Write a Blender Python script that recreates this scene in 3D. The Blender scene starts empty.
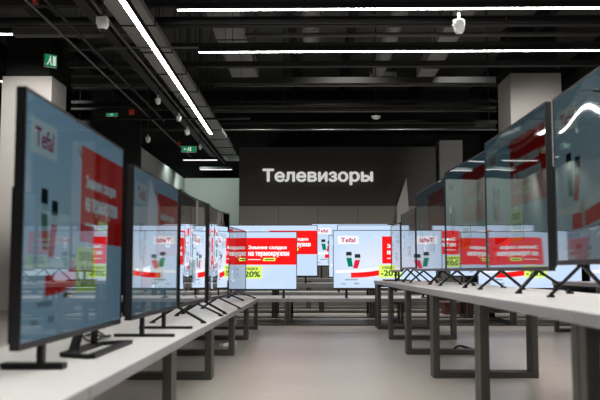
import bpy, bmesh, math, random
from mathutils import Vector, Matrix, Euler
random.seed(7)
C = bpy.context.scene.collection
R = math.radians
PI = math.pi
scn = bpy.context.scene

# ------------------------------------------------------------------ camera
F = 833.0
H = 0.77
cam_d = bpy.data.cameras.new('camera')
cam = bpy.data.objects.new('camera', cam_d); C.objects.link(cam)
cam_d.sensor_width = 36.0; cam_d.lens = 36.0*F/600.0
cam.location = (0, 0, H)
cam.rotation_euler = (R(90+4.87), 0, R(0.76))
cam_d.clip_end = 200
cam_d.dof.use_dof = True; cam_d.dof.focus_distance = 11.5; cam_d.dof.aperture_fstop = 3.2
scn.camera = cam
CM = Euler((R(90+4.87), 0, R(0.76))).to_matrix()

def ray(px, py):
    return CM @ Vector(((px-300)/F, (200-py)/F, -1.0))
def at(px, py, y=None, z=None):
    """world point behind a photo point, on the plane y=.. or z=.. (for siting things in the room)"""
    d = ray(px, py)
    t = y/d.y if y is not None else (z-H)/d.z
    return Vector((d.x*t, d.y*t, H+d.z*t))

# ------------------------------------------------------------------ materials
def nodes(name):
    m = bpy.data.materials.new(name); m.use_nodes = True
    nt = m.node_tree; nt.nodes.clear()
    return m, nt, nt.nodes, nt.links

def paint(name, col, rough=0.5, metal=0.0, var=0.06, scale=6.0, spec=0.5, bump=0.0):
    m, nt, N, L = nodes(name)
    out = N.new('ShaderNodeOutputMaterial'); b = N.new('ShaderNodeBsdfPrincipled')
    tc = N.new('ShaderNodeTexCoord'); no = N.new('ShaderNodeTexNoise'); no.inputs['Scale'].default_value = scale
    no.inputs['Detail'].default_value = 4
    L.new(tc.outputs['Object'], no.inputs['Vector'])
    mx = N.new('ShaderNodeMix'); mx.data_type = 'RGBA'
    mx.inputs['A'].default_value = tuple(c*(1-var) for c in col)+(1,)
    mx.inputs['B'].default_value = tuple(min(1, c*(1+var)) for c in col)+(1,)
    L.new(no.outputs['Fac'], mx.inputs['Factor']); L.new(mx.outputs['Result'], b.inputs['Base Color'])
    b.inputs['Roughness'].default_value = rough; b.inputs['Metallic'].default_value = metal
    b.inputs['Specular IOR Level'].default_value = spec
    if bump:
        bp = N.new('ShaderNodeBump'); bp.inputs['Strength'].default_value = 0.4; bp.inputs['Distance'].default_value = bump
        L.new(no.outputs['Fac'], bp.inputs['Height']); L.new(bp.outputs['Normal'], b.inputs['Normal'])
    L.new(b.outputs[0], out.inputs[0])
    return m

def lightmat(name, col, s, sample=True):
    m, nt, N, L = nodes(name)
    out = N.new('ShaderNodeOutputMaterial'); e = N.new('ShaderNodeEmission')
    e.inputs[0].default_value = tuple(col)+(1,); e.inputs[1].default_value = s
    L.new(e.outputs[0], out.inputs[0])
    if not sample: m.cycles.emission_sampling = 'NONE'
    return m

_scr = {}
def screen_mat(name, col, level, wob, glow=False, gl=1.0, ior=0):
    """a lit display pixel colour under glossy front glass"""
    key = (name, level, wob, ior)
    if key in _scr: return _scr[key]
    m, nt, N, L = nodes('display_'+name)
    out = N.new('ShaderNodeOutputMaterial'); e = N.new('ShaderNodeEmission'); g = N.new('ShaderNodeBsdfGlossy')
    mix = N.new('ShaderNodeMixShader'); fr = N.new('ShaderNodeFresnel'); fr.inputs[0].default_value = 1.5
    tc = N.new('ShaderNodeTexCoord')
    e.inputs[1].default_value = level
    e.inputs[0].default_value = tuple(col)+(1,)
    if glow:   # soft white centre of the advert's backdrop
        gr = N.new('ShaderNodeTexGradient'); gr.gradient_type = 'SPHERICAL'
        mp = N.new('ShaderNodeMapping'); mp.inputs['Location'].default_value = (0.25, 0, -0.1); mp.inputs['Scale'].default_value = (1.5, 0.0, 2.4)
        L.new(tc.outputs['Object'], mp.inputs[0]); L.new(mp.outputs[0], gr.inputs[0])
        mp.inputs['Location'].default_value = (0.3, 0, -1.2)
        mx = N.new('ShaderNodeMix'); mx.data_type = 'RGBA'
        mx.inputs['A'].default_value = tuple(col)+(1,)
        mx.inputs['B'].default_value = (min(1, col[0]*1.35), min(1, col[1]*1.15), min(1, col[2]*1.04), 1)
        L.new(gr.outputs['Fac'], mx.inputs['Factor']); L.new(mx.outputs['Result'], e.inputs[0])
    g.inputs['Color'].default_value = (gl, gl, gl, 1); g.inputs['Roughness'].default_value = 0.03
    if wob:
        no = N.new('ShaderNodeTexNoise'); no.inputs['Scale'].default_value = 1.6; no.inputs['Detail'].default_value = 0.0
        L.new(tc.outputs['Object'], no.inputs['Vector'])
        bp = N.new('ShaderNodeBump'); bp.inputs['Strength'].default_value = 1.0; bp.inputs['Distance'].default_value = wob
        L.new(no.outputs['Fac'], bp.inputs['Height']); L.new(bp.outputs['Normal'], g.inputs['Normal'])
    if ior:
        L.new(fr.outputs[0], mix.inputs[0])
    else:      # glass sheet over a glossy panel: both layers mirror at a slant
        sb = N.new('ShaderNodeMath'); sb.operation = 'SUBTRACT'; sb.inputs[0].default_value = 1.0
        pw = N.new('ShaderNodeMath'); pw.operation = 'POWER'; pw.inputs[1].default_value = 1.9
        s2 = N.new('ShaderNodeMath'); s2.operation = 'SUBTRACT'; s2.inputs[0].default_value = 1.0
        L.new(fr.outputs[0], sb.inputs[1]); L.new(sb.outputs[0], pw.inputs[0]); L.new(pw.outputs[0], s2.inputs[1]); L.new(s2.outputs[0], mix.inputs[0])
    L.new(e.outputs[0], mix.inputs[1]); L.new(g.outputs[0], mix.inputs[2])
    L.new(mix.outputs[0], out.inputs[0])
    if name != 'sky' and name != 'red': m.cycles.emission_sampling = 'NONE'
    _scr[key] = m
    return m

M = {
 'top': paint('white_laminate', (0.74, 0.72, 0.69), 0.38, var=0.03, scale=3),
 'edge': paint('grey_edge_band', (0.33, 0.33, 0.33), 0.5, var=0.04),
 'frame': paint('grey_steel_frame', (0.062, 0.058, 0.05), 0.45, var=0.08),
 'black': paint('black_plastic', (0.007, 0.007, 0.0075), 0.5, spec=0.3),
 'bezel': paint('gloss_black_bezel', (0.008, 0.009, 0.010), 0.4),
 'deck': paint('dark_ceiling_paint', (0.15, 0.15, 0.144), 0.8, var=0.25, scale=1.2),
 'beam': paint('black_beam_paint', (0.018, 0.018, 0.0172), 0.7, var=0.2, scale=2),
 'duct': paint('dull_grey_duct_metal', (0.33, 0.33, 0.32), 0.6, metal=0.0, var=0.12, scale=3),
 'greybeam': paint('grey_primed_steel', (0.11, 0.11, 0.105), 0.6, var=0.15, scale=3),
 'pipe': paint('grey_pipe_steel', (0.16, 0.16, 0.155), 0.4, metal=0.4, var=0.1),
 'darkpipe': paint('dark_pipe_steel', (0.025, 0.025, 0.025), 0.5, metal=0.3, var=0.1),
 'column': paint('off_white_column_panel', (0.62, 0.59, 0.555), 0.6, var=0.03),
 'wallwhite': paint('pale_wall_paint', (0.50, 0.53, 0.505), 0.75, var=0.03),
 'walldark': paint('charcoal_wall_paint', (0.075, 0.07, 0.067), 0.7, var=0.06, scale=1.0),
 'taupe': paint('taupe_wall_panel', (0.26, 0.24, 0.215), 0.7, var=0.05, scale=1.0),
 'blackwall': paint('black_wall_paint', (0.012, 0.012, 0.012), 0.8),
 'greycol': paint('grey_column_paint', (0.17, 0.165, 0.16), 0.7),
 'whiteplastic': paint('white_plastic', (0.9, 0.9, 0.88), 0.4, var=0.02),
 'lens': paint('dark_lens', (0.02, 0.02, 0.02), 0.1),
 'alarmdark': paint('dark_red_plastic', (0.25, 0.01, 0.012), 0.4),
 'alarm': paint('orange_red_plastic', (0.85, 0.09, 0.03), 0.4),
 'crate': paint('brown_board', (0.10, 0.028, 0.018), 0.6, var=0.2, scale=8),
 'cable': paint('black_rubber', (0.015, 0.015, 0.015), 0.5),
 'whitecable': paint('white_rubber', (0.7, 0.7, 0.72), 0.5),
 'sail': paint('pale_grey_board', (0.42, 0.40, 0.38), 0.7),
 'sign': lightmat('backlit_sign_white', (0.93, 0.92, 0.88), 0.66, False),
 'lamp': lightmat('lamp_diffuser', (1.0, 0.985, 0.97), 27.0),
 'lampfar': lightmat('far_lamp_diffuser', (1.0, 0.97, 1.0), 1.5),
 'exitgreen': lightmat('exit_sign_green', (0.02, 0.42, 0.17), 0.45, False),
 'exitwhite': lightmat('exit_sign_white', (0.8, 0.95, 0.85), 0.7, False),
}

def floor_mat():
    m, nt, N, L = nodes('polished_floor')
    out = N.new('ShaderNodeOutputMaterial'); b = N.new('ShaderNodeBsdfPrincipled')
    tc = N.new('ShaderNodeTexCoord')
    n1 = N.new('ShaderNodeTexNoise'); n1.inputs['Scale'].default_value = 0.7; n1.inputs['Detail'].default_value = 5
    n2 = N.new('ShaderNodeTexNoise'); n2.inputs['Scale'].default_value = 9; n2.inputs['Detail'].default_value = 6
    L.new(tc.outputs['Object'], n1.inputs[0]); L.new(tc.outputs['Object'], n2.inputs[0])
    ad = N.new('ShaderNodeMath'); ad.operation = 'ADD'; L.new(n1.outputs['Fac'], ad.inputs[0])
    ml = N.new('ShaderNodeMath'); ml.operation = 'MULTIPLY'; ml.inputs[1].default_value = 0.5
    L.new(n2.outputs['Fac'], ml.inputs[0]); L.new(ml.outputs[0], ad.inputs[1])
    cr = N.new('ShaderNodeValToRGB')
    cr.color_ramp.elements[0].position = 0.45; cr.color_ramp.elements[0].color = (0.42, 0.388, 0.345, 1)
    cr.color_ramp.elements[1].position = 1.05; cr.color_ramp.elements[1].color = (0.53, 0.488, 0.435, 1)
    L.new(ad.outputs[0], cr.inputs[0]); L.new(cr.outputs[0], b.inputs['Base Color'])
    b.inputs['Roughness'].default_value = 0.34
    L.new(b.outputs[0], out.inputs[0])
    return m
M['floor'] = floor_mat()

# ------------------------------------------------------------------ mesh helpers
def box(bm, x0, x1, y0, y1, z0, z1, mi=0, bev=0.0):
    vs = [bm.verts.new(p) for p in ((x0,y0,z0),(x1,y0,z0),(x1,y1,z0),(x0,y1,z0),(x0,y0,z1),(x1,y0,z1),(x1,y1,z1),(x0,y1,z1))]
    fs = []
    for q in ((0,3,2,1),(4,5,6,7),(0,1,5,4),(1,2,6,5),(2,3,7,6),(3,0,4,7)):
        f = bm.faces.new([vs[i] for i in q]); f.material_index = mi; fs.append(f)
    if bev > 0:
        es = list({e for f in fs for e in f.edges})
        r = bmesh.ops.bevel(bm, geom=es, offset=bev, segments=2, affect='EDGES', profile=0.5)
        for f in r['faces']: f.material_index = mi

def tube(bm, pts, r, seg=8, mi=0, cap=True):
    pts = [Vector(p) for p in pts]
    rings = []
    prev_n = None
    for i, p in enumerate(pts):
        if i == 0: t = pts[1]-pts[0]
        elif i == len(pts)-1: t = pts[-1]-pts[-2]
        else: t = (pts[i+1]-pts[i]).normalized()+(pts[i]-pts[i-1]).normalized()
        t.normalize()
        if prev_n is None:
            a = Vector((0,0,1)) if abs(t.z) < 0.9 else Vector((1,0,0))
            n = t.cross(a).normalized()
        else:
            n = (prev_n - t*prev_n.dot(t)).normalized()
        prev_n = n; b = t.cross(n)
        rr = r[i] if isinstance(r, (list, tuple)) else r
        rings.append([bm.verts.new(p+(n*math.cos(2*PI*k/seg)+b*math.sin(2*PI*k/seg))*rr) for k in range(seg)])
    for a, b in zip(rings, rings[1:]):
        for k in range(seg):
            f = bm.faces.new((a[k], a[(k+1)%seg], b[(k+1)%seg], b[k])); f.material_index = mi; f.smooth = True
    if cap:
        for rg in (rings[0], rings[-1]):
            try:
                f = bm.faces.new(rg); f.material_index = mi
            except ValueError: pass

def bar(bm, p, q, w, t, mi=0):
    """flat rectangular bar from p to q, width w (horizontal), thickness t"""
    p = Vector(p); q = Vector(q); d = (q-p).normalized()
    s = d.cross(Vector((0,0,1)))
    s = Vector((1,0,0)) if s.length < 1e-4 else s.normalized()
    u = s.cross(d).normalized()
    vs = []
    for e in (p, q):
        for a, b in ((-1,-1),(1,-1),(1,1),(-1,1)):
            vs.append(bm.verts.new(e+s*a*w/2+u*b*t/2))
    for f in ((0,1,2,3),(7,6,5,4),(0,4,5,1),(1,5,6,2),(2,6,7,3),(3,7,4,0)):
        bm.faces.new([vs[i] for i in f]).material_index = mi

def obj(name, bm, mats, parent=None, loc=None):
    bmesh.ops.recalc_face_normals(bm, faces=bm.faces)
    me = bpy.data.meshes.new(name); bm.to_mesh(me); bm.free()
    for m in (mats if isinstance(mats, list) else [mats]): me.materials.append(m)
    o = bpy.data.objects.new(name, me); C.objects.link(o)
    if parent: o.parent = parent
    if loc is not None: o.location = loc
    return o
def tag(o, label, cat, group=None, kind=None):
    o['label'] = label; o['category'] = cat
    if group: o['group'] = group
    if kind: o['kind'] = kind
    return o
def rods(t, name, spots, z0, z1, r, loc=None):
    for x, y in spots:
        bm = bmesh.new(); tube(bm, [(x, y, z0), (x, y, z1)], r, 6)
        o = obj(name, bm, M['darkpipe'], t)
def thing(name, label, cat, loc=(0,0,0), rz=0.0, group=None):
    o = bpy.data.objects.new(name, None); C.objects.link(o)
    o.empty_display_size = 0.1
    o.location = loc; o.rotation_euler = (0, 0, rz)
    return tag(o, label, cat, group)
def struct(name, bm, mats, label=None):
    o = obj(name, bm, mats); o['kind'] = 'structure'
    if label: o['label'] = label
    return o
def B(*args, **kw):
    bm = bmesh.new(); box(bm, *args, **kw); return bm

# ------------------------------------------------------------------ lettering
_txt = {}
def text_mesh(s, bold=0.02):
    k = (s, bold)
    if k in _txt: return _txt[k]
    cu = bpy.data.curves.new('lettering', 'FONT'); cu.body = s; cu.size = 1.0; cu.resolution_u = 4; cu.fill_mode = 'NONE' 
    o = bpy.data.objects.new('lettering', cu); C.objects.link(o)
    bpy.context.view_layer.update()
    me = bpy.data.meshes.new_from_object(o.evaluated_get(bpy.context.evaluated_depsgraph_get()))
    bpy.data.objects.remove(o); bpy.data.curves.remove(cu)
    # follow the outlines, then fill them by winding number
    nxt = {}
    for e in me.edges:
        nxt.setdefault(e.vertices[0], []).append(e.vertices[1]); nxt.setdefault(e.vertices[1], []).append(e.vertices[0])
    co = [v.co.copy() for v in me.vertices]; bpy.data.meshes.remove(me)
    loops = []; seen = set()
    for v0 in range(len(co)):
        if v0 in seen or v0 not in nxt: continue
        lp = [v0]; seen.add(v0); cur = v0
        # keep the outline's own direction: vertices are stored in order
        while True:
            n2 = [q for q in nxt[cur] if q not in seen]
            if not n2: break
            cur = min(n2); lp.append(cur); seen.add(cur)
        pts = []
        for i in lp:
            p = (round(co[i].x, 4), round(co[i].y, 4))
            if not pts or p != pts[-1]: pts.append(p)
        if pts[0] == pts[-1]: pts.pop()
        if len(pts) > 2: loops.append(pts)
    V2 = [Vector(p) for lp in loops for p in lp]; E2 = []; base = 0
    for lp in loops:
        E2 += [(base+i, base+(i+1) % len(lp)) for i in range(len(lp))]; base += len(lp)
    from mathutils.geometry import delaunay_2d_cdt
    ov, oe, of, *_r = delaunay_2d_cdt(V2, E2, [], 0, 1e-5)
    def wind(x, y):
        w_ = 0
        for lp in loops:
            for i in range(len(lp)):
                (ax, ay), (bx, by) = lp[i], lp[(i+1) % len(lp)]
                if (ay <= y) != (by <= y):
                    cx = ax+(y-ay)/(by-ay)*(bx-ax)
                    if cx > x: w_ += 1 if by > ay else -1
        return w_
    fs = []
    for f in of:
        c = sum((ov[i] for i in f), Vector((0, 0)))/len(f)
        if wind(c.x, c.y) != 0: fs.append(tuple(f))
    vs = [Vector((v.x, v.y, 0)) for v in ov]
    x0 = min(v.x for v in vs); x1 = max(v.x for v in vs); y0 = min(v.y for v in vs); y1 = max(v.y for v in vs)
    _txt[k] = (vs, fs, x0, x1, y0, y1)
    return _txt[k]
def put_text(bm, s, x0, x1, zc, zh, y, mi, bold=0.02, xf=None):
    """flat lettering spanning x0..x1, centred at height zc with total height zh, in the plane y"""
    vs, fs, a0, a1, b0, b1 = text_mesh(s, bold)
    d = bold*zh*1.2
    sh = [(-d, 0), (d, 0), (0, d*0.7), (0, -d*0.7), (d*0.5, 0), (-d*0.5, 0)]
    x0 += d; x1 -= d; zh -= 1.4*d
    for j, (sx, sz) in enumerate(sh):
        nv = []
        for v in vs:
            p = Vector((x0+sx+(v.x-a0)/(a1-a0)*(x1-x0), y-j*0.00002, sz+zc-zh/2+(v.y-b0)/(b1-b0)*zh))
            nv.append(bm.verts.new(xf(p) if xf else p))
        for f in fs:
            try: bm.faces.new([nv[i] for i in f]).material_index = mi
            except ValueError: pass

# ------------------------------------------------------------------ the setting
bm = B(-9, 9, -4, 23, -0.1, 0); struct('floor', bm, M['floor'])
bm = B(-9, 9, -4, 23, 5.8, 5.95)
struct('ceiling', bm, M['deck'])
struct('wall_east', B(9, 9.15, -4, 23, 0, 5.95), M['blackwall'])
struct('wall_west', B(-9.15, -9, -4, 23, 0, 5.95), M['blackwall'])
struct('wall_south', B(-9, 9, -4.15, -4, 0, 5.95), M['blackwall'])
struct('wall_north', B(-9, 9, 23, 23.15, 0, 5.95), M['blackwall'])
# pale side wall and pale end wall, far corner
struct('wall_corner_side', B(-3.42, -3.22, 15.65, 21.1, 0, 3.11), M['wallwhite'])
struct('wall_corner_end', B(-3.22, -1.2, 21.1, 21.3, 0, 3.13), M['wallwhite'])
struct('wall_corner_return', B(-4.4, -3.22, 15.5, 15.65, 0, 3.6), M['blackwall'])
# the charcoal sign wall with its taupe panelled lower part
SW = 18.6
p0 = at(239, 200, y=SW).x; p1 = at(437, 200, y=SW).x
ztop = at(320, 147, y=SW).z
struct('wall_sign', B(p0, p1, SW, SW+0.2, 0, ztop), M['walldark'])
zl = at(320, 206, y=SW-0.06).z
bm = bmesh.new()
n = 5; wpan = (p1-p0)/n
for k in range(n):
    box(bm, p0+k*wpan+0.004, p0+(k+1)*wpan-0.004, SW-0.06, SW-0.005, 0, zl, bev=0.004)
struct('wall_sign_panel', bm, M['taupe'])
pa = at(437, 150, y=SW).x; pb = at(460, 150, y=SW).x
struct('pillar_grey', B(pa+0.01, pb, SW-0.3, SW+0.3, 0, ztop+0.1), M['greycol'])
# sign lettering, backlit raised letters
a = at(262.5, 176, y=SW-0.02); b = at(373, 176, y=SW-0.02)
bm = bmesh.new()
zt = at(318, 168.8, y=SW).z; zb = at(318, 185.2, y=SW).z
put_text(bm, 'Телевизоры', a.x, b.x, (zt+zb)/2, zt-zb, 0.0, 0, bold=0.03)
ext = bmesh.ops.extrude_face_region(bm, geom=bm.faces[:])
for v in [g for g in ext['geom'] if isinstance(g, bmesh.types.BMVert)]: v.co.y -= 0.05
s = obj('wall_lettering', bm, M['sign'], loc=(0, SW-0.001, 0))
tag(s, 'white raised letters reading Телевизоры on the charcoal end wall', 'sign')
# pale pointed board beyond the partition
q0 = at(397, 206, y=SW-0.3); q1 = at(408.5, 206, y=SW-0.3); q2 = at(406.5, 177.5, y=SW-0.3)
bm = bmesh.new()
fr = [bm.verts.new((q.x, 0, q.z)) for q in (Vector((q0.x-0.0, 0, 0)), Vector((q1.x, 0, 0)), q1, q2, q0)]
bk = [bm.verts.new((v.co.x, 0.05, v.co.z)) for v in fr]
bm.faces.new(fr); bm.faces.new(bk[::-1])
for i in range(5): bm.faces.new((fr[i], fr[(i+1)%5], bk[(i+1)%5], bk[i]))
o = obj('pointed_board', bm, M['sail'], loc=(0, SW-0.3, 0))
tag(o, 'tall pale grey pointed board standing against the end wall, right of the lettering', 'board')

# square pillars, pale panel cladding below, black above
def pillar(xl, xr, y0, y1, zc):
    bm = bmesh.new(); box(bm, xl, xr, y0, y1, 0, zc, bev=0.006); box(bm, xl+0.07, xr-0.07, y0+0.05, y1-0.05, zc, 5.8, mi=1)
    return bm
a = at(52, 76, y=16.4); b = at(2, 76, y=16.4)
struct('pillar_clad', pillar(b.x, a.x, 16.4, 17.4, a.z), [M['column'], M['blackwall']])
a = at(510, 73, y=16.4); b = at(561, 73, y=16.4)
struct('pillar_clad', pillar(a.x, b.x, 16.4, 17.5, a.z), [M['column'], M['blackwall']])

# ------------------------------------------------------------------ ceiling: beams (structure)
def cross_beam(py, z, h, p0=-200, p1=900, w=0.12, mat='beam'):
    y = at(311, py, z=z).y; x0 = max(-8.9, at(p0, py, y=y).x); x1 = min(8.9, at(p1, py, y=y).x)
    bm = B(x0, x1, y, y+w, z, z+h)
    struct('ceiling_beam', bm, M[mat]); return y
cross_beam(33.5, 3.95, 0.14, 12, 151, 0.16, 'greybeam')
cross_beam(86.5, 4.0, 0.22, 71, 150, 0.16, 'greybeam')
cross_beam(25, 3.9, 0.08); cross_beam(48, 3.9, 0.08, 68); cross_beam(66, 3.9, 0.08, 68)
cross_beam(83, 3.9, 0.1, 71, 496); cross_beam(109, 3.9, 0.18, 71, 496); cross_beam(128, 3.9, 0.16, 71, 496)
cross_beam(4, 3.9, 0.2)
# long deck ribs running away
for x in (-7, -5.2, -3.6, -0.45, 0.75, 2.75, 4.4, 6.2):
    struct('ceiling_beam', B(x, x+0.14, -3.9, 22.9, 5.5, 5.8), M['beam'])

# ------------------------------------------------------------------ ducts and pipes
def duct(x0, x1, y0, y1, z0, z1, label, step=1.15, mat='duct'):
    hx, ln = (x1-x0)/2, y1-y0
    t = thing('air_duct', label, 'duct', ((x0+x1)/2, y0, z1))
    bm = bmesh.new(); box(bm, -hx, hx, 0, ln, z0-z1, 0)
    obj('casing', bm, M[mat], t)
    y = 0
    while y < ln:
        obj('flange', B(-hx-0.012, hx+0.012, y, y+0.025, z0-z1-0.012, 0.012), M['beam'], t); y += step
    y = 0.3
    while y < ln:
        rods(t, 'hanger', [(-hx+0.03, y), (hx-0.03, y)], -0.02, 5.79-z1, 0.006); y += 2.8
duct(-2.12, -1.74, 1.0, 20.6, 3.5, 3.57, 'flat grey air duct with seams running beside the long aisle lamp', 1.15)
duct(-1.50, -1.02, 1.0, 16.2, 4.45, 4.75, 'wide grey air duct high above the cross lamps, left of the round ducts', 1.5)
duct(1.98, 2.28, 4.0, 15.4, 4.35, 4.6, 'narrow grey air duct right of the round ducts', 1.5)

def rduct(x, y0, y1, z, r, label):
    t = thing('round_duct', label, 'duct', (x, y0, z)); ln = y1-y0
    bm = bmesh.new()
    tube(bm, [(0, 0, 0), (0, ln-0.3, 0), (0, ln-0.1, 0), (0, ln, 0)], [r, r, r*0.9, r*0.6], 20)
    obj('pipe', bm, M['duct'], t)
    for k in range(3):
        bm = bmesh.new(); tube(bm, [(0, ln-1.2-k*2.4, 0), (0, ln-1.16-k*2.4, 0)], r+0.015, 20); obj('collar', bm, M['duct'], t)
    rods(t, 'hanger', [(0, 1), (0, ln-2)], r-0.01, 5.79-z, 0.006)
rduct(0.0, 4.0, 13.6, 4.55, 0.135, 'round grey duct with rounded end straight above the aisle')
rduct(1.27, 4.0, 15.4, 4.5, 0.125, 'longer round grey duct, right of the aisle, ending above a grille')
# grille box under it
g0 = at(383, 75.5, y=15.75)
t = thing('air_grille', 'flat grey air grille hung below the end of the longer round duct', 'grille', (g0.x, 15.75, g0.z))
obj('frame', B(-0.25, 0.25, -0.12, 0.12, -0.03, 0.05, bev=0.01), M['duct'], t)
bm = bmesh.new()
for k in range(7): box(bm, -0.22, 0.22, -0.1+k*0.03, -0.09+k*0.03, -0.045, -0.03)
obj('louvre', bm, M['darkpipe'], t)
rods(t, 'hanger', [(-0.2, 0), (0.2, 0)], 0.04, 5.79-g0.z, 0.005)

def xpipe(px0, px1, py, z, r, label, mat='pipe'):
    y = at(311, py, z=z).y
    x0 = at(px0, py, y=y).x; x1 = at(px1, py, y=y).x; ln = x1-x0
    t = thing('ceiling_pipe', label, 'pipe', (x0, y, z))
    bm = bmesh.new(); tube(bm, [(0, 0, 0), (ln, 0, 0)], r, 10); obj('pipe', bm, M[mat], t)
    n = max(1, int(ln/3))
    rods(t, 'hanger', [(0.15+(ln-0.3)*k/n, 0) for k in range(n+1)], 0, 5.79-z, 0.004)
xpipe(215, 497, 85.5, 3.55, 0.017, 'thin pale conduit crossing the ceiling, nearest of the long bright cross conduits')
xpipe(190, 497, 111.3, 3.55, 0.018, 'thin pale conduit crossing just beyond the dark beam, above the smoke detector')
xpipe(205, 497, 122, 3.6, 0.035, 'thick dull pipe crossing the ceiling just below the smoke detector', 'darkpipe')
xpipe(72, 497, 130, 3.55, 0.016, 'thin pale conduit crossing closest above the charcoal sign wall')
xpipe(71, 497, 105, 3.7, 0.04, 'thick dark pipe crossing above the pale conduits', 'darkpipe')
xpipe(245, 620, 35, 3.9, 0.03, 'thick dark pipe crossing under the round ducts between the two cross lamps', 'greybeam')
xpipe(-60, 620, 20, 3.75, 0.045, 'thick dark pipe crossing above the dark cladding of the pale pillar', 'darkpipe')
xpipe(150, 640, 4.5, 3.6, 0.02, 'thin dark pipe at the very top, before the nearest cross lamp', 'darkpipe')
xpipe(100, 245, 47, 3.45, 0.012, 'short pale conduit crossing the flat seamed duct before the second cross lamp')
xpipe(64, 250, 118.5, 3.3, 0.02, 'low dull pipe crossing left of the long aisle lamp end', 'darkpipe')

def ypipe(x, y0, y1, z, r, label, mat='pipe'):
    t = thing('ceiling_pipe', label, 'pipe', (x, y0, z)); ln = y1-y0
    bm = bmesh.new(); tube(bm, [(0, 0, 0), (0, ln, 0)], r, 10); obj('pipe', bm, M[mat], t)
    rods(t, 'hanger', [(0, 0.4+k*3) for k in range(int(ln/3)+1) if 0.4+k*3 < ln], 0, 5.79-z, 0.004)
ypipe(-2.88, 5, 20, 3.5, 0.015, 'grey pipe running away from the pale pillar, outermost of the slanting pipes')
ypipe(-2.68, 5, 15, 3.5, 0.018, 'black pipe running away beside the outermost slanting grey pipe', 'darkpipe')
ypipe(-2.15, 5, 20.5, 3.42, 0.016, 'grey pipe running away hard beside the flat seamed duct')
t = thing('cable_tray', 'dark cable tray running away between the slanting pipes and the flat duct', 'cable tray', (-2.35, 5, 3.5))
bm = bmesh.new(); box(bm, -0.06, 0.06, 0, 15, 0, 0.008); box(bm, -0.06, -0.05, 0, 15, 0.008, 0.05); box(bm, 0.05, 0.06, 0, 15, 0.008, 0.05)
obj('tray', bm, M['darkpipe'], t)
rods(t, 'hanger', [(s_*0.055, 1+k*3) for k in range(5) for s_ in (-1, 1)], 0.02, 5.79-3.5, 0.005)

# ------------------------------------------------------------------ lamps
LZ = 3.2
def linear_lamp(p, q, label, w=0.036, mat='lamp', wires=True):
    p = Vector(p); q = Vector(q); d = q-p; ln = d.length
    t = thing('linear_lamp', label, 'ceiling lamp', p, math.atan2(d.y, d.x))
    obj('housing', B(0, ln, -w/2-0.008, w/2+0.008, 0.0, 0.06), M['black'], t)
    obj('diffuser', B(0.005, ln-0.005, -w/2, w/2, -0.004, 0.0), M[mat], t)
    n = max(1, int(ln/3.2))
    rods(t, 'suspension_wire', [(0.15+(ln-0.3)*k/n, 0) for k in range(n+1)], 0.055, 5.79-p.z, 0.003)
xa = -1.71
e1 = at(211, 134, z=LZ); e0 = at(122, 0, z=LZ); e2 = e1+(e0-e1)*1.9
linear_lamp(e2, e1, 'long bright lamp running down the aisle beside the flat duct', 0.05)
yl = [at(300, 9.5, z=LZ).y, at(300, 51.8, z=LZ).y]
dpitch = yl[1]-yl[0]
print('cross lamps', yl)
linear_lamp((-1.25, yl[0], LZ), (5.6, yl[0]-0.03, LZ), 'long thin white lamp crossing the room, upper of the two cross lamps')
linear_lamp((-1.25, yl[1], LZ), (5.6, yl[1]-0.03, LZ), 'long thin white lamp crossing the room, lower of the two cross lamps')
for k, y in enumerate((yl[0]-dpitch, yl[0]-2*dpitch, yl[0]-3*dpitch, yl[0]-4*dpitch)):   # the grid goes on above the frame, diffusers widened for extra light
    linear_lamp((-1.25, y, LZ), (5.6, y, LZ), ['cross lamp just short of the framed two', 'cross lamp second short of the framed two', 'cross lamp third short of the framed two', 'cross lamp overhead of the viewer'][k], 0.14)
a = at(217.5, 160, z=LZ); b = at(183, 160, z=LZ)
linear_lamp((b.x, a.y, LZ), (a.x, a.y, LZ), 'short white lamp before the pale corner walls, higher of the two', 0.12, 'lampfar')
a = at(232, 169.5, z=LZ); b = at(200, 169.5, z=LZ)
linear_lamp((b.x, a.y, LZ), (a.x, a.y, LZ), 'short white lamp before the pale corner walls, lower of the two', 0.12, 'lampfar')
a = at(12.5, 34, z=LZ)
linear_lamp((-7.5, a.y, LZ), (a.x, a.y, LZ), 'white lamp whose end meets the dark top of the pale pillar')
a = at(2, 81, z=LZ)
linear_lamp((-8, a.y, LZ), (a.x, a.y, LZ), 'white lamp ending just beside the pale pillar cladding top')
for k, y in enumerate((3.4, 6.0)):  # more side lamps out of view, also widened to give more light
    linear_lamp((-7.5, y, LZ), (-3.05, y, LZ), ['side cross lamp over the west area, near the viewer', 'side cross lamp over the west area, before the pillar'][k], 0.14)

# spotlights and cameras under the ceiling
def lathe(bm, prof, seg=16, mi=0):
    """prof: (r, z) pairs"""
    rings = []
    for r, z in prof:
        rings.append([bm.verts.new((r*math.cos(2*PI*k/seg), r*math.sin(2*PI*k/seg), z)) for k in range(seg)])
    for a, b in zip(rings, rings[1:]):
        for k in range(seg):
            f = bm.faces.new((a[k], a[(k+1)%seg], b[(k+1)%seg], b[k])); f.material_index = mi; f.smooth = True
    bm.faces.new(rings[0]).material_index = mi; bm.faces.new(rings[-1]).material_index = mi

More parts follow.
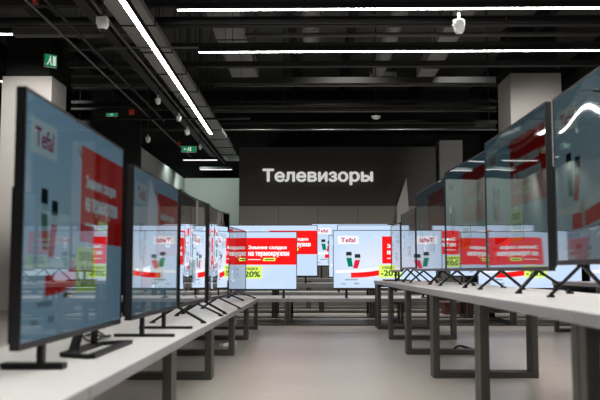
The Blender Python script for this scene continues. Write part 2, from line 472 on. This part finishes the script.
def spot_fixture(px, py, y, s, label):
    p = at(px, py, y=y)
    t = thing('track_spotlight', label, 'spotlight', p, random.uniform(-0.6, 0.6))
    bm = bmesh.new(); lathe(bm, [(0.3*s, 0.5*s), (0.42*s, 0.42*s), (0.45*s, 0.1*s), (0.36*s, -0.35*s), (0.22*s, -0.55*s)])
    o = obj('lamp_head', bm, M['whiteplastic'], t); o.rotation_euler = (R(14), 0, 0)
    bm = bmesh.new(); box(bm, -0.1*s, 0.1*s, -0.06*s, 0.06*s, 0.4*s, 0.95*s)
    obj('bracket', bm, M['whiteplastic'], t)
    bm = bmesh.new(); tube(bm, [(0, 0, 0.9*s), (0, 0, 5.79-p.z)], 0.008, 6); obj('rod', bm, M['darkpipe'], t)
spot_fixture(459, 26, yl[0]+0.02, 0.13, 'white spotlight hanging beneath the upper cross lamp')
spot_fixture(158, 101, 11.6, 0.09, 'small white spotlight left of the long aisle lamp, highest of the far cluster')
spot_fixture(179, 118.5, 12.8, 0.09, 'small white tilted spotlight beside the seamed duct, second in the far cluster')
spot_fixture(187, 132, 14.0, 0.10, 'small white spotlight directly above the green exit sign')
spot_fixture(148, 139.5, 14.4, 0.10, 'small white spotlight above the dark column left of the exit sign')
spot_fixture(200, 147.5, 15.2, 0.07, 'tiny white spotlight just right of the green exit sign')
p = at(102.5, 23, y=8.0)
t = thing('ceiling_camera', 'white boxy camera with dark lens hanging near the long aisle lamp', 'camera', p)
obj('body', B(-0.055, 0.055, -0.05, 0.06, -0.025, 0.055, bev=0.01), M['whiteplastic'], t)
bm = bmesh.new(); lathe(bm, [(0.055, -0.025), (0.05, -0.05), (0.03, -0.07)]); shroud_ = obj('shroud', bm, M['whiteplastic'], t)
bm = bmesh.new(); lathe(bm, [(0.036, -0.04), (0.036, -0.072), (0.015, -0.085)]); obj('lens', bm, M['lens'], shroud_)
bm = bmesh.new(); tube(bm, [(0, 0, 0.05), (0, 0, 5.79-p.z)], 0.008, 6); obj('rod', bm, M['darkpipe'], t)
# smoke detector
p = at(376, 117.3, y=14.6)
t = thing('smoke_detector', 'round white smoke detector above the sign wall among the cross pipes', 'smoke detector', p)
bm = bmesh.new(); lathe(bm, [(0.085, 0.02), (0.085, 0.0), (0.05, -0.03)]); obj('body', bm, M['whiteplastic'], t)
bm = bmesh.new(); tube(bm, [(0, 0, 0.02), (0, 0, 5.79-p.z)], 0.008, 6); obj('rod', bm, M['darkpipe'], t)
# alarm boxes
for k_, (px, py, y, w, lb) in enumerate(((131.5, 112, 13.9, 0.045, 'orange red alarm box on the ceiling pipes left of the aisle lamp'), (179, 143.5, 15.5, 0.04, 'dark red alarm box beside the green exit sign'),
                         (35.5, 1.5, 8.2, 0.03, 'small red alarm box at the very top above the pale pillar'))):
    p = at(px, py, y=y)
    t = thing('alarm_box', lb, 'alarm', p)
    obj('body', B(-w, w, -0.03, 0.03, -w, w, bev=0.008), M['alarm' if k_ == 0 else 'alarmdark'], t)
    bm = bmesh.new(); lathe(bm, [(w*0.5, 0.0), (w*0.3, 0.02)]); o = obj('sounder', bm, M['alarm'], t); o.rotation_euler = (R(90), 0, 0); o.location = (0, -0.03, 0)
    bm = bmesh.new(); tube(bm, [(0, 0, w-0.005), (0, 0, 5.79-p.z)], 0.006, 6); obj('rod', bm, M['darkpipe'], t)

def exit_sign(p, w, h, rz, label, rod=True):
    t = thing('exit_sign', label, 'exit sign', p, rz)
    cs_ = obj('casing', B(-w/2-0.01, w/2+0.01, -0.02, 0.03, -h/2-0.01, h/2+0.01, bev=0.004), M['whiteplastic'], t)
    bm = bmesh.new(); box(bm, -w/2, w/2, -0.024, -0.021, -h/2, h/2)
    # running figure, door and arrow
    def poly(pts, y=-0.0255, mi=1):
        vs = [bm.verts.new((x*h, y, z*h)) for x, z in pts]; bm.faces.new(vs).material_index = mi
    k = w/h/2
    poly([(0.15, -0.38), (0.42, -0.38), (0.42, 0.4), (0.15, 0.4)])
    poly([(-0.12, 0.28), (0.0, 0.28), (0.0, 0.4), (-0.12, 0.4)])
    poly([(-0.2, -0.05), (-0.02, -0.05), (0.04, 0.24), (-0.14, 0.22)])
    poly([(-0.2, -0.05), (-0.1, -0.05), (-0.28, -0.38), (-0.38, -0.34)])
    poly([(-0.1, -0.05), (0.0, -0.05), (0.1, -0.36), (0.0, -0.38)])
    if k > 0.8:
        poly([(-0.95, 0.0), (-0.72, 0.22), (-0.72, 0.07), (-0.45, 0.07), (-0.45, -0.07), (-0.72, -0.07), (-0.72, -0.22)])
    obj('sign_face', bm, [M['exitgreen'], M['exitwhite']], cs_)
    if rod:
        bm = bmesh.new(); tube(bm, [(0, 0.005, h/2), (0, 0.005, 5.79-p.z)], 0.006, 6); obj('rod', bm, M['darkpipe'], t)
exit_sign(at(189, 149.3, y=16), 0.27, 0.105, 0, 'green exit sign with white running figure hanging before the pale corner')
exit_sign(at(50.5, 61.0, y=16.0), 0.24, 0.24, R(40), 'square green exit sign hanging at the dark top of the pale pillar')
exit_sign(at(112, 114.8, y=14.5), 0.19, 0.045, 0, 'tiny narrow green and white sign hanging left of the orange alarm box')

# ------------------------------------------------------------------ tables
def frame_bm(L0, D, zt, tw=0.045, tl=0.075, tb=0.045):
    """U frame across the table: two posts, floor bar, top bar. L0 = its place along the table"""
    return None
def make_table(L, D, zt, name='display_table', thick=0.045, rail=False, tl=0.075):
    """local: x across the depth (0 = front edge, D = rear), y along the length 0..L"""
    t = thing(name, 'x', 'table')
    bm = bmesh.new(); box(bm, 0, D, 0.002, L-0.002, zt-thick, zt, bev=0.003)
    for f in bm.faces:
        f.material_index = 0 if f.normal.z > 0.9 else 1
    obj('tabletop', bm, [M['top'], M['edge']], t)
    def post(x0, x1, y0, y1, nm, z0=0.0, z1=None):
        obj(nm, B(x0, x1, y0, y1, z0, z1 if z1 else zt-thick, bev=0.004), M['frame'], t)
    for y0 in (0.004, L-0.004-tl):
        post(0.012, 0.06, y0, y0+tl, 'leg')
        post(D-0.06, D-0.012, y0, y0+tl, 'leg')
        post(0.06, D-0.06, y0+0.002, y0+tl-0.002, 'floor_bar', 0.0, 0.045)
        post(0.06, D-0.06, y0+0.002, y0+tl-0.002, 'top_bar', zt-thick-0.04, zt-thick)
    if rail:
        post(0.014, 0.03, 0.004+tl, L-0.004-tl, 'floor_rail', 0.0, 0.014)
    return t
def copy_tree(o, parent=None):
    c = o.copy(); C.objects.link(c)
    if parent: c.parent = parent
    for ch in list(o.children):
        copy_tree(ch, c)
    return c

XL, XR, TD = -0.695, 0.87, 0.78
ZL, ZR, ZB, ZB2 = 0.41, 0.64, 0.38, 0.57
ordn = ['first', 'second', 'third', 'fourth', 'fifth', 'sixth', 'seventh']
# left row: rotated half a turn so x grows away from the aisle
proto = make_table(1.70, TD, ZL)
for k in range(6):
    t = proto if k == 0 else copy_tree(proto)
    t.location = (XL, 2.65-1.70+1.70*(k+1), 0); t.rotation_euler = (0, 0, PI)
    t['label'] = 'low white display table in the left row, %s counting from the camera' % ordn[k]
    t['group'] = 'low white tables in the left row'
proto = make_table(1.69, TD, ZR)
for k in range(6):
    t = proto if k == 0 else copy_tree(proto)
    t.location = (XR, 1.105+1.69*k, 0)
    t['label'] = 'high white display table in the right row, %s counting from the camera' % ordn[k]
    t['group'] = 'high white tables in the right row'
ntab = proto
# short end extension of the right row
te = make_table(0.36, TD, ZR); te.location = (XR, 11.245, 0)
te['label'] = 'short white table closing the far end of the right row'
# parallel row farther right
proto2 = copy_tree(ntab)
for k in range(3):
    t = proto2 if k == 0 else copy_tree(proto2)
    t.location = (3.08, 10.75-1.69*(k+1), 0)
    t['label'] = 'white table in the outer row beyond the right row, %s from its far end' % ordn[k]
    t['group'] = 'white tables in the outer row'
# cross rows behind (length along x, depth away)
def cross_row(y0, D, zt, x0, n, L, word, group, thick=0.05):
    pr = make_table(L, D, zt, thick=thick, rail=True, tl=0.042)
    for k in range(n):
        t = pr if k == 0 else copy_tree(pr)
        # local x -> world +y ; local y -> world -x
        t.location = (x0+(k+1)*L, y0, 0); t.rotation_euler = (0, 0, PI/2)
        t['label'] = word % ordn[k]; t['group'] = group
cross_row(11.92, 1.50, ZB, -1.93-1.6, 6, 1.6, 'deep low white table in the front cross row, %s counted from the left', 'front cross row of tables')
cross_row(13.72, 0.80, ZB2, -2.2, 5, 1.6, 'raised white table in the second cross row, %s counted from the left', 'second cross row of tables', 0.07)
cross_row(15.5, 1.0, ZB, -1.4, 4, 1.6, 'low white table in the third cross row, %s counted from the left', 'third cross row of tables')
cross_row(17.1, 0.8, 0.62, -1.4, 3, 1.35, 'white table in the last cross row before the sign wall, %s counted from the left', 'last cross row of tables')

# ------------------------------------------------------------------ televisions
COL = {
 'sky':   (0.57, 0.72, 0.93), 'white': (0.95, 0.96, 1.0), 'red': (0.93, 0.012, 0.012), 'logo': (0.5, 0.0, 0.12),
 'yellow': (0.78, 0.98, 0.16), 'dgreen': (0.03, 0.12, 0.03), 'green': (0.0, 0.20, 0.13), 'black': (0.02, 0.03, 0.04),
 'silver': (0.6, 0.66, 0.7), 'grey': (0.32, 0.40, 0.5), 'haze': (0.70, 0.80, 1.0), 'mugred': (0.72, 0.02, 0.05),
}
ORDER = list(COL)
def slide(w, h, z0, lvl, wob, bend, tint, lay=0.0005, ior=0):
    bm = bmesh.new()
    def xf(p):
        return Vector((p.x, p.y - bend*(2*p.x/w)**2, p.z))
    def X(u): return (u-0.5)*w
    def Z(v): return z0+(1-v)*h
    def rect(u0, u1, v0, v1, layer, c, n=None):
        n = n or max(1, int((u1-u0)*24)); y = -lay*layer
        prev = None
        for i in range(n+1):
            x = X(u0+(u1-u0)*i/n)
            cur = (bm.verts.new(xf(Vector((x, y, Z(v1))))), bm.verts.new(xf(Vector((x, y, Z(v0))))))
            if prev:
                bm.faces.new((prev[0], cur[0], cur[1], prev[1])).material_index = ORDER.index(c)
            prev = cur
    def poly(pts, layer, c):
        bm.faces.new([bm.verts.new(xf(Vector((X(u), -lay*layer, Z(v))))) for u, v in pts]).material_index = ORDER.index(c)
    def text(s, u0, u1, vc, vh, layer, c, bold):
        put_text(bm, s, X(u0), X(u1), Z(vc), vh*h, -lay*layer, ORDER.index(c), bold, xf)
    rect(0, 1, 0, 1, 0, 'sky', 24)
    # pale halo arc
    pts = [(0.38+0.19*math.cos(a), 0.50+0.34*math.sin(a)) for a in [R(100+200*i/16) for i in range(17)]] if False else None
    for a0 in range(12):
        a = R(-80+a0*15); b = R(-80+(a0+1)*15)
        def P(r, q): return (0.36+r*math.cos(q)*0.56, 0.46+r*math.sin(q))
        poly([P(0.36, a), P(0.385, a), P(0.385, b), P(0.36, b)], 1, 'haze')
    # white podium sweep
    ns = 10
    for i in range(ns):
        u0 = 0.02+0.46*i/ns; u1 = 0.02+0.46*(i+1)/ns
        f = lambda u: 0.69-0.06*((u-0.02)/0.46)**2
        poly([(u0, f(u0)+0.05), (u1, f(u1)+0.05), (u1, f(u1)), (u0, f(u0))], 1, 'white')
        u0 = 0.17+0.31*i/ns; u1 = 0.17+0.31*(i+1)/ns
        g = lambda u: 0.735-0.055*((u-0.17)/0.31)**2
        poly([(u0, g(u0)+0.09), (u1, g(u1)+0.09), (u1, g(u1)), (u0, g(u0))], 2, 'red')
    rect(0.04, 0.245, 0.09, 0.235, 1, 'white')
    text('Tefal', 0.07, 0.215, 0.163, 0.085, 2, 'logo', 0.035)
    # two travel mugs
    for (uc, vt, vb, c, tl) in ((0.15, 0.435, 0.63, 'green', 0.012), (0.235, 0.475, 0.66, 'mugred', -0.012)):
        a = 0.026
        poly([(uc-a+tl*1.6, vb), (uc+a*0.75+tl*1.6, vb), (uc+a, vt+0.04), (uc-a, vt+0.04)], 2, c)
        poly([(uc-a, vt+0.035), (uc+a, vt+0.035), (uc+a, vt+0.0), (uc-a, vt+0.0)], 3, 'silver')
        poly([(uc-a*1.1, vt), (uc+a*1.1, vt), (uc+a*1.0, vt-0.065), (uc-a*1.0, vt-0.065)], 2, 'black')
    # small print
    rect(0.11, 0.235, 0.845, 0.87, 1, 'grey'); rect(0.07, 0.12, 0.92, 0.94, 1, 'grey'); rect(0.2, 0.25, 0.91, 0.94, 1, 'grey')
    # red block, white words
    rect(0.476, 1.0, 0.10, 0.575, 2, 'red')
    text('Зимние скидки', 0.525, 0.905, 0.275, 0.082, 3, 'white', 0.05)
    text('на термокружки', 0.525, 0.93, 0.395, 0.10, 3, 'white', 0.05)
    rect(0.525, 0.65, 0.478, 0.492, 3, 'white')
    poly([(0.668, 0.51), (0.79, 0.51), (0.80, 0.455), (0.678, 0.455)], 3, 'yellow')
    rect(0.69, 0.78, 0.475, 0.492, 4, 'dgreen')
    # yellow label
    rect(0.445, 0.662, 0.60, 0.82, 3, 'yellow')
    text('скидка', 0.475, 0.62, 0.652, 0.06, 4, 'dgreen', 0.03)
    text('-20%', 0.46, 0.645, 0.742, 0.105, 4, 'dgreen', 0.05)
    mats = []
    for n in ORDER:
        c = tuple(a*b for a, b in zip(COL[n], tint))
        mats.append(screen_mat(n, c, lvl, wob, glow=(n == 'sky'), ior=ior))
    return bm, mats

def make_tv(w, h, gap, lvl, label, loc, rz, group=None, wob=0.0, bend=0.0, foot='vee', tint=(1,1,1), spread=0.30, tilt=0.0, depth=0.055, lay=0.0005, ior=0, reach=0.17):
    """w,h outer size; gap = height of the set's lower edge above the table; front faces local -y"""
    t = thing('television', label, 'television', loc, rz, group)
    t.rotation_euler = (0, 0, rz)
    bz, bb = 0.010, 0.024
    sw, sh = w-2*bz, h-bz-bb
    bm, mats = slide(sw, sh, gap+bb, lvl, wob, bend, tint, lay, ior)
    sc = obj('screen', bm, mats, t); sc.location = (0, 0, 0)
    # frame around + shallow casing
    bm = bmesh.new(); n = 16
    def yb(x): return -bend*(2*x/w)**2
    def strip(x0, x1, z0, z1, y0, y1, nn):
        prev = None
        for i in range(nn+1):
            x = x0+(x1-x0)*i/nn; o = yb(x)
            cur = [bm.verts.new((x, y0+o, z0)), bm.verts.new((x, y0+o, z1)), bm.verts.new((x, y1+o, z1)), bm.verts.new((x, y1+o, z0))]
            if prev:
                for k in range(4): bm.faces.new((prev[k], prev[(k+1)%4], cur[(k+1)%4], cur[k]))
            else: bm.faces.new(cur)
            prev = cur
        bm.faces.new(prev)
    fy = -0.004
    strip(-w/2, w/2, gap, gap+bb, fy, 0.03, n); strip(-w/2, w/2, gap+h-bz, gap+h, fy, 0.03, n)
    strip(-w/2, -w/2+bz, gap+bb, gap+h-bz, fy, 0.03, 1); strip(w/2-bz, w/2, gap+bb, gap+h-bz, fy, 0.03, 1)
    bzo = obj('bezel', bm, M['bezel'], t)
    bm = bmesh.new()
    strip(-w/2+0.002, w/2-0.002, gap+0.002, gap+h-0.002, 0.004, 0.032, n)
    strip(-w/2+0.05, w/2-0.05, gap+0.02, gap+h*0.62, 0.03, depth, n)
    bzo.parent = obj('casing', bm, M['black'], t)
    # feet
    if foot == 'loop':
        bm = bmesh.new(); z = 0.010
        pts = [(-0.02, 0.06), (-0.10, -0.075), (0.62, -0.075), (0.52, 0.06)]
        for a, b in zip(pts, pts[1:]+pts[:1]): bar(bm, (a[0], a[1], z), (b[0], b[1], z), 0.035, 0.018)
        bar(bm, (0.08, 0.05, z), (0.14, 0.028, gap+0.05), 0.03, 0.03); bar(bm, (0.42, 0.05, z), (0.36, 0.028, gap+0.05), 0.03, 0.03); bar(bm, (-0.02, 0.05, z), (0.52, 0.05, z), 0.035, 0.018)
        obj('stand', bm, M['black'], t)
        for s in (-1,):
            bm = bmesh.new(); x = s*(w/2-0.30)
            bar(bm, (x, -0.07, 0.012), (x, 0.16, 0.012), 0.06, 0.022); box(bm, x-0.02, x+0.02, 0.008, 0.03, 0.01, gap+0.05)
            obj('foot', bm, M['black'], t)
    else:
        for s in (-1, 1):
            bm = bmesh.new(); x = s*(w/2-spread)
            if foot == 'bar':
                bar(bm, (x, -0.16, 0.008), (x, 0.17, 0.008), 0.035, 0.016)
                box(bm, x-0.016, x+0.016, 0.008, 0.03, 0.008, gap+0.06)
            else:
                x2 = x+s*0.07
                bar(bm, (x, 0.018, gap-0.004), (x2, -reach, 0.01), 0.018, 0.015)
                bar(bm, (x, 0.018, gap+0.01), (x2, 0.19, 0.01), 0.018, 0.015)
                box(bm, x-0.02, x+0.02, 0.008, 0.03, gap-0.005, gap+0.07)
                bar(bm, (x2-0.002, -reach-0.015, 0.006), (x2, -reach+0.02, 0.006), 0.03, 0.012); bar(bm, (x2, 0.17, 0.006), (x2, 0.205, 0.006), 0.03, 0.012)
            obj('foot', bm, M['black'], t)
    return t

def tv_between(x0, y0, x1, y1, zt, gap, h, side, **kw):
    """side set: (x0,y0) near end, (x1,y1) far end of the screen face; side 'L' faces +x, 'R' faces -x"""
    dx, dy = x1-x0, y1-y0; w = math.hypot(dx, dy)
    if side == 'L': rz = math.atan2(dy, dx)
    else: rz = math.atan2(-dy, -dx)
    return make_tv(w, h, gap, loc=((x0+x1)/2, (y0+y1)/2, zt), rz=rz, **kw)

GL = 'televisions on the left row of tables'; GR = 'televisions on the right row of tables'; GB = 'televisions on the front cross row'; G2 = 'televisions on the second cross row'; G3 = 'televisions in the farthest rows'
TL = (0.66, 0.86, 0.80); TG = (0.62, 0.95, 0.92)
# left row
tv_between(-0.978, 2.80, -0.978, 4.29, ZL, 0.092, 0.90, 'L', lvl=0.290, label='large television closest in the left row, whole Tefal slide with mugs in view', group=GL, foot='loop', tint=(0.62,0.9,0.95), wob=0.0)
tv_between(-0.915, 4.25, -0.898, 5.60, ZL, 0.109, 0.80, 'L', lvl=0.220, label='second television from the camera on the left row', group=GL, foot='bar', tint=(0.62,0.9,0.95), spread=0.36)
tv_between(-0.912, 5.66, -0.884, 6.82, ZL, 0.109, 0.81, 'L', lvl=0.080, label='third television from the camera on the left row, dark greenish slide', group=GL, foot='vee', tint=TG, spread=0.2, bend=0.02, lay=0.0008)
tv_between(-0.892, 6.88, -0.845, 8.12, ZL, 0.109, 0.81, 'L', lvl=0.060, label='curved television on the left row, fourth from the camera', group=GL, foot='vee', tint=TG, bend=0.045, lay=0.001, spread=0.2)
tv_between(-1.02, 9.86, -0.882, 11.30, ZL, 0.08, 0.82, 'L', lvl=0.040, label='television at the far end of the left row, meeting the big red slide', group=GL, foot='vee', spread=0.35)
# right row
tv_between(1.29, 2.80, 1.29, 4.40, ZR, 0.16, 0.88, 'R', lvl=0.170, label='television closest in the right row, cut by the picture edge', group=GR, wob=0.012, tint=TL, spread=0.32, reach=0.11)
tv_between(1.30, 4.57, 1.279, 6.09, ZR, 0.13, 0.935, 'R', lvl=0.100, label='second television from the camera on the right row, before the pale pillar', group=GR, wob=0.0025, tint=TG, spread=0.32, reach=0.11)
tv_between(1.302, 6.20, 1.23, 7.62, ZR, 0.13, 0.90, 'R', lvl=0.075, label='third television from the camera on the right row', group=GR, wob=0.0020, tint=TG, spread=0.32, reach=0.11)
tv_between(1.235, 7.68, 1.19, 9.44, ZR, 0.13, 0.87, 'R', lvl=0.060, label='fourth television from the camera on the right row', group=GR, tint=TG, spread=0.32, reach=0.11)
tv_between(1.195, 9.56, 1.158, 10.72, ZR, 0.15, 0.70, 'R', lvl=0.050, label='smaller television on the right row, last but one', group=GR, tint=TG, spread=0.32, reach=0.11)
tv_between(1.155, 10.80, 1.125, 11.75, ZR, 0.12, 0.64, 'R', lvl=0.030, label='smallest television at the far end of the right row', group=GR, spread=0.32, foot='bar')
# cross rows
def back_tv(pl, pr, ptop, pbot, y, zt, label, group, lvl=1.12, foot='bar'):
    a = at(pl, pbot, y=y); b = at(pr, ptop, y=y)
    z0 = a.z; h = b.z-a.z; w = b.x-a.x
    print('%-60s w %.2f h %.2f gap %.3f' % (label[:60], w, h, z0-zt))
    return make_tv(w, h, z0-zt, lvl, label, ((a.x+b.x)/2, y, zt), 0, group, foot=foot, spread=w*0.13, ior=1.5)
back_tv(194, 297, 231.5, 290.5, 12.2, ZB, 'front television with big red slide and yellow 20% label left of the aisle end', GB)
back_tv(333, 436, 230, 289.5, 12.2, ZB, 'front television with Tefal logo and two mugs, at the right of the aisle end', GB)
back_tv(478, 581, 230, 289.5, 12.2, ZB, 'front cross row television seen only beneath the right row of screens', GB)
back_tv(590, 693, 230, 289.5, 12.2, ZB, 'front cross row television at the picture edge behind the closest right screen', GB)
back_tv(225.5, 317.5, 225, 277, 14.0, ZB2, 'television behind the big red slide, showing half its own red block', G2)
back_tv(337.5, 429.5, 224.7, 277, 14.0, ZB2, 'television behind the two mug slide, only its top strip showing', G2)
back_tv(450, 542, 224.7, 277, 14.0, ZB2, 'second cross row television beyond the right row of screens', G2)
back_tv(328.7, 405, 235, 278, 15.8, ZB, 'far television showing only a thin pale edge left of the two mug slide', G3)
back_tv(311.5, 388, 223.6, 266.5, 17.4, 0.62, 'farthest television with small Tefal logo and mugs, in the gap between front screens', G3)

# ------------------------------------------------------------------ loose things
p0 = at(445, 314.6, z=0); p1 = at(490, 314.6, z=0)
t = thing('storage_box', 'dark brown box on the floor under the raised cross table, behind the right row', 'box', ((p0.x+p1.x)/2, p0.y+0.2, 0))
w = (p1.x-p0.x)/2
bm = bmesh.new(); box(bm, -w, w, -0.2, 0.2, 0, 0.18, bev=0.005); obj('body', bm, M['crate'], t)
obj('lid', B(-w-0.01, w+0.01, -0.21, 0.21, 0.18, 0.21, bev=0.004), M['crate'], t)

def cable(pts, r, mat, name, label, cat='cable'):
    # smooth through points
    P = [Vector(p) for p in pts]; out = []
    for i in range(len(P)-1):
        a = P[max(0, i-1)]; b = P[i]; c = P[i+1]; d = P[min(len(P)-1, i+2)]
        for k in range(6):
            s = k/6
            out.append(0.5*((2*b)+(c-a)*s+(2*a-5*b+4*c-d)*s*s+(3*b-a-3*c+d)*s**3))
    out.append(P[-1])
    bm = bmesh.new(); tube(bm, out, r, 8)
    tag(obj(name, bm, M[mat]), label, cat)
c0 = at(454, 350.5, z=0)
cable([at(452.5, 352, z=0.012), at(455, 348, z=0.05), at(460, 346, z=0.05), at(466, 347.5, z=0.03), at(474, 349.5, z=0.012), at(481, 350, z=0.012)], 0.012, 'cable', 'power_cable', 'thick black cable curling up from the floor under the right row')
q = [at(x, y, z=0.42) for x, y in ((88, 336), (96, 333), (104, 336), (98, 341), (88, 341), (84, 338), (92, 334.5), (103, 338), (110, 336))]
cable([Vector((v.x, v.y, ZL+0.012+0.006*(i % 2))) for i, v in enumerate(q)], 0.007, 'cable', 'power_cable', 'coiled black cable lying behind the loop stand of the closest left television')
cable([(-0.80, 9.0, 0.365), (-0.80, 8.9, 0.24), (-0.80, 8.6, 0.17), (-0.80, 8.3, 0.20), (-0.80, 8.2, 0.365)], 0.006, 'whitecable', 'power_cable', 'thin white cable drooping in a loop under the left row')
t = thing('power_strip', 'white power strip on the floor under the left row', 'power strip', (at(228, 345.5, z=0).x, at(228, 345.5, z=0).y, 0), R(70))
obj('body', B(-0.16, 0.16, -0.028, 0.028, 0, 0.035, bev=0.005), M['whiteplastic'], t)
bm = bmesh.new()
for k in range(4):
    bmesh.ops.create_cone(bm, cap_ends=True, segments=14, radius1=0.018, radius2=0.018, depth=0.004, matrix=Matrix.Translation((-0.11+k*0.07, 0, 0.036)))
obj('socket', bm, M['black'], t)

# ------------------------------------------------------------------ wall wash on the pale corner, added fill spots for pillars and cross rows
def spot(loc, target, e, size, col=(0.85, 1.0, 0.93), blend=0.6):
    l = bpy.data.lights.new('wash_fill_spot', 'SPOT'); l.energy = e; l.spot_size = R(size); l.spot_blend = blend; l.color = col; l.shadow_soft_size = 0.04
    o = bpy.data.objects.new('wash_fill_spot', l); C.objects.link(o); o.location = loc
    o.rotation_euler = (Vector(target)-Vector(loc)).to_track_quat('-Z', 'Y').to_euler()
spot((-2.6, 19.3, 3.2), (-2.3, 21.1, 1.7), 60, 150)
spot((-2.85, 18.4, 3.25), (-3.22, 18.6, 2.2), 14, 150)

spot((-4.6, 13.9, 4.0), (-5.5, 16.4, 3.3), 330, 70, (1, 0.97, 0.93))  # added spot with no fixture, brightens the left pale pillar
spot((3.5, 13.9, 3.3), (4.3, 16.4, 2.7), 190, 80, (1, 0.97, 0.93))  # likewise added, lifts the right pale pillar
for x_ in (-1.2, 0.6, 2.4):   # added fill spots with no fixtures, brightening the cross rows
    spot((x_, 13.0, 4.6), (x_, 13.6, 0), 230, 120, (1, 0.98, 0.95), 0.9)
    spot((x_, 16.4, 4.6), (x_, 16.3, 0), 160, 110, (1, 0.98, 0.95), 0.9)
w = bpy.data.worlds.new('world'); scn.world = w; w.use_nodes = True
w.node_tree.nodes['Background'].inputs[0].default_value = (0.6, 0.65, 0.7, 1)
w.node_tree.nodes['Background'].inputs[1].default_value = 0.02

scn.view_settings.view_transform = 'Standard'; scn.view_settings.look = 'None'
scn.view_settings.exposure = 0.0; scn.view_settings.gamma = 1.0; scn.view_settings.use_curve_mapping = False
scn.cycles.use_denoising = True
scn.cycles.max_bounces = 8; scn.cycles.glossy_bounces = 5
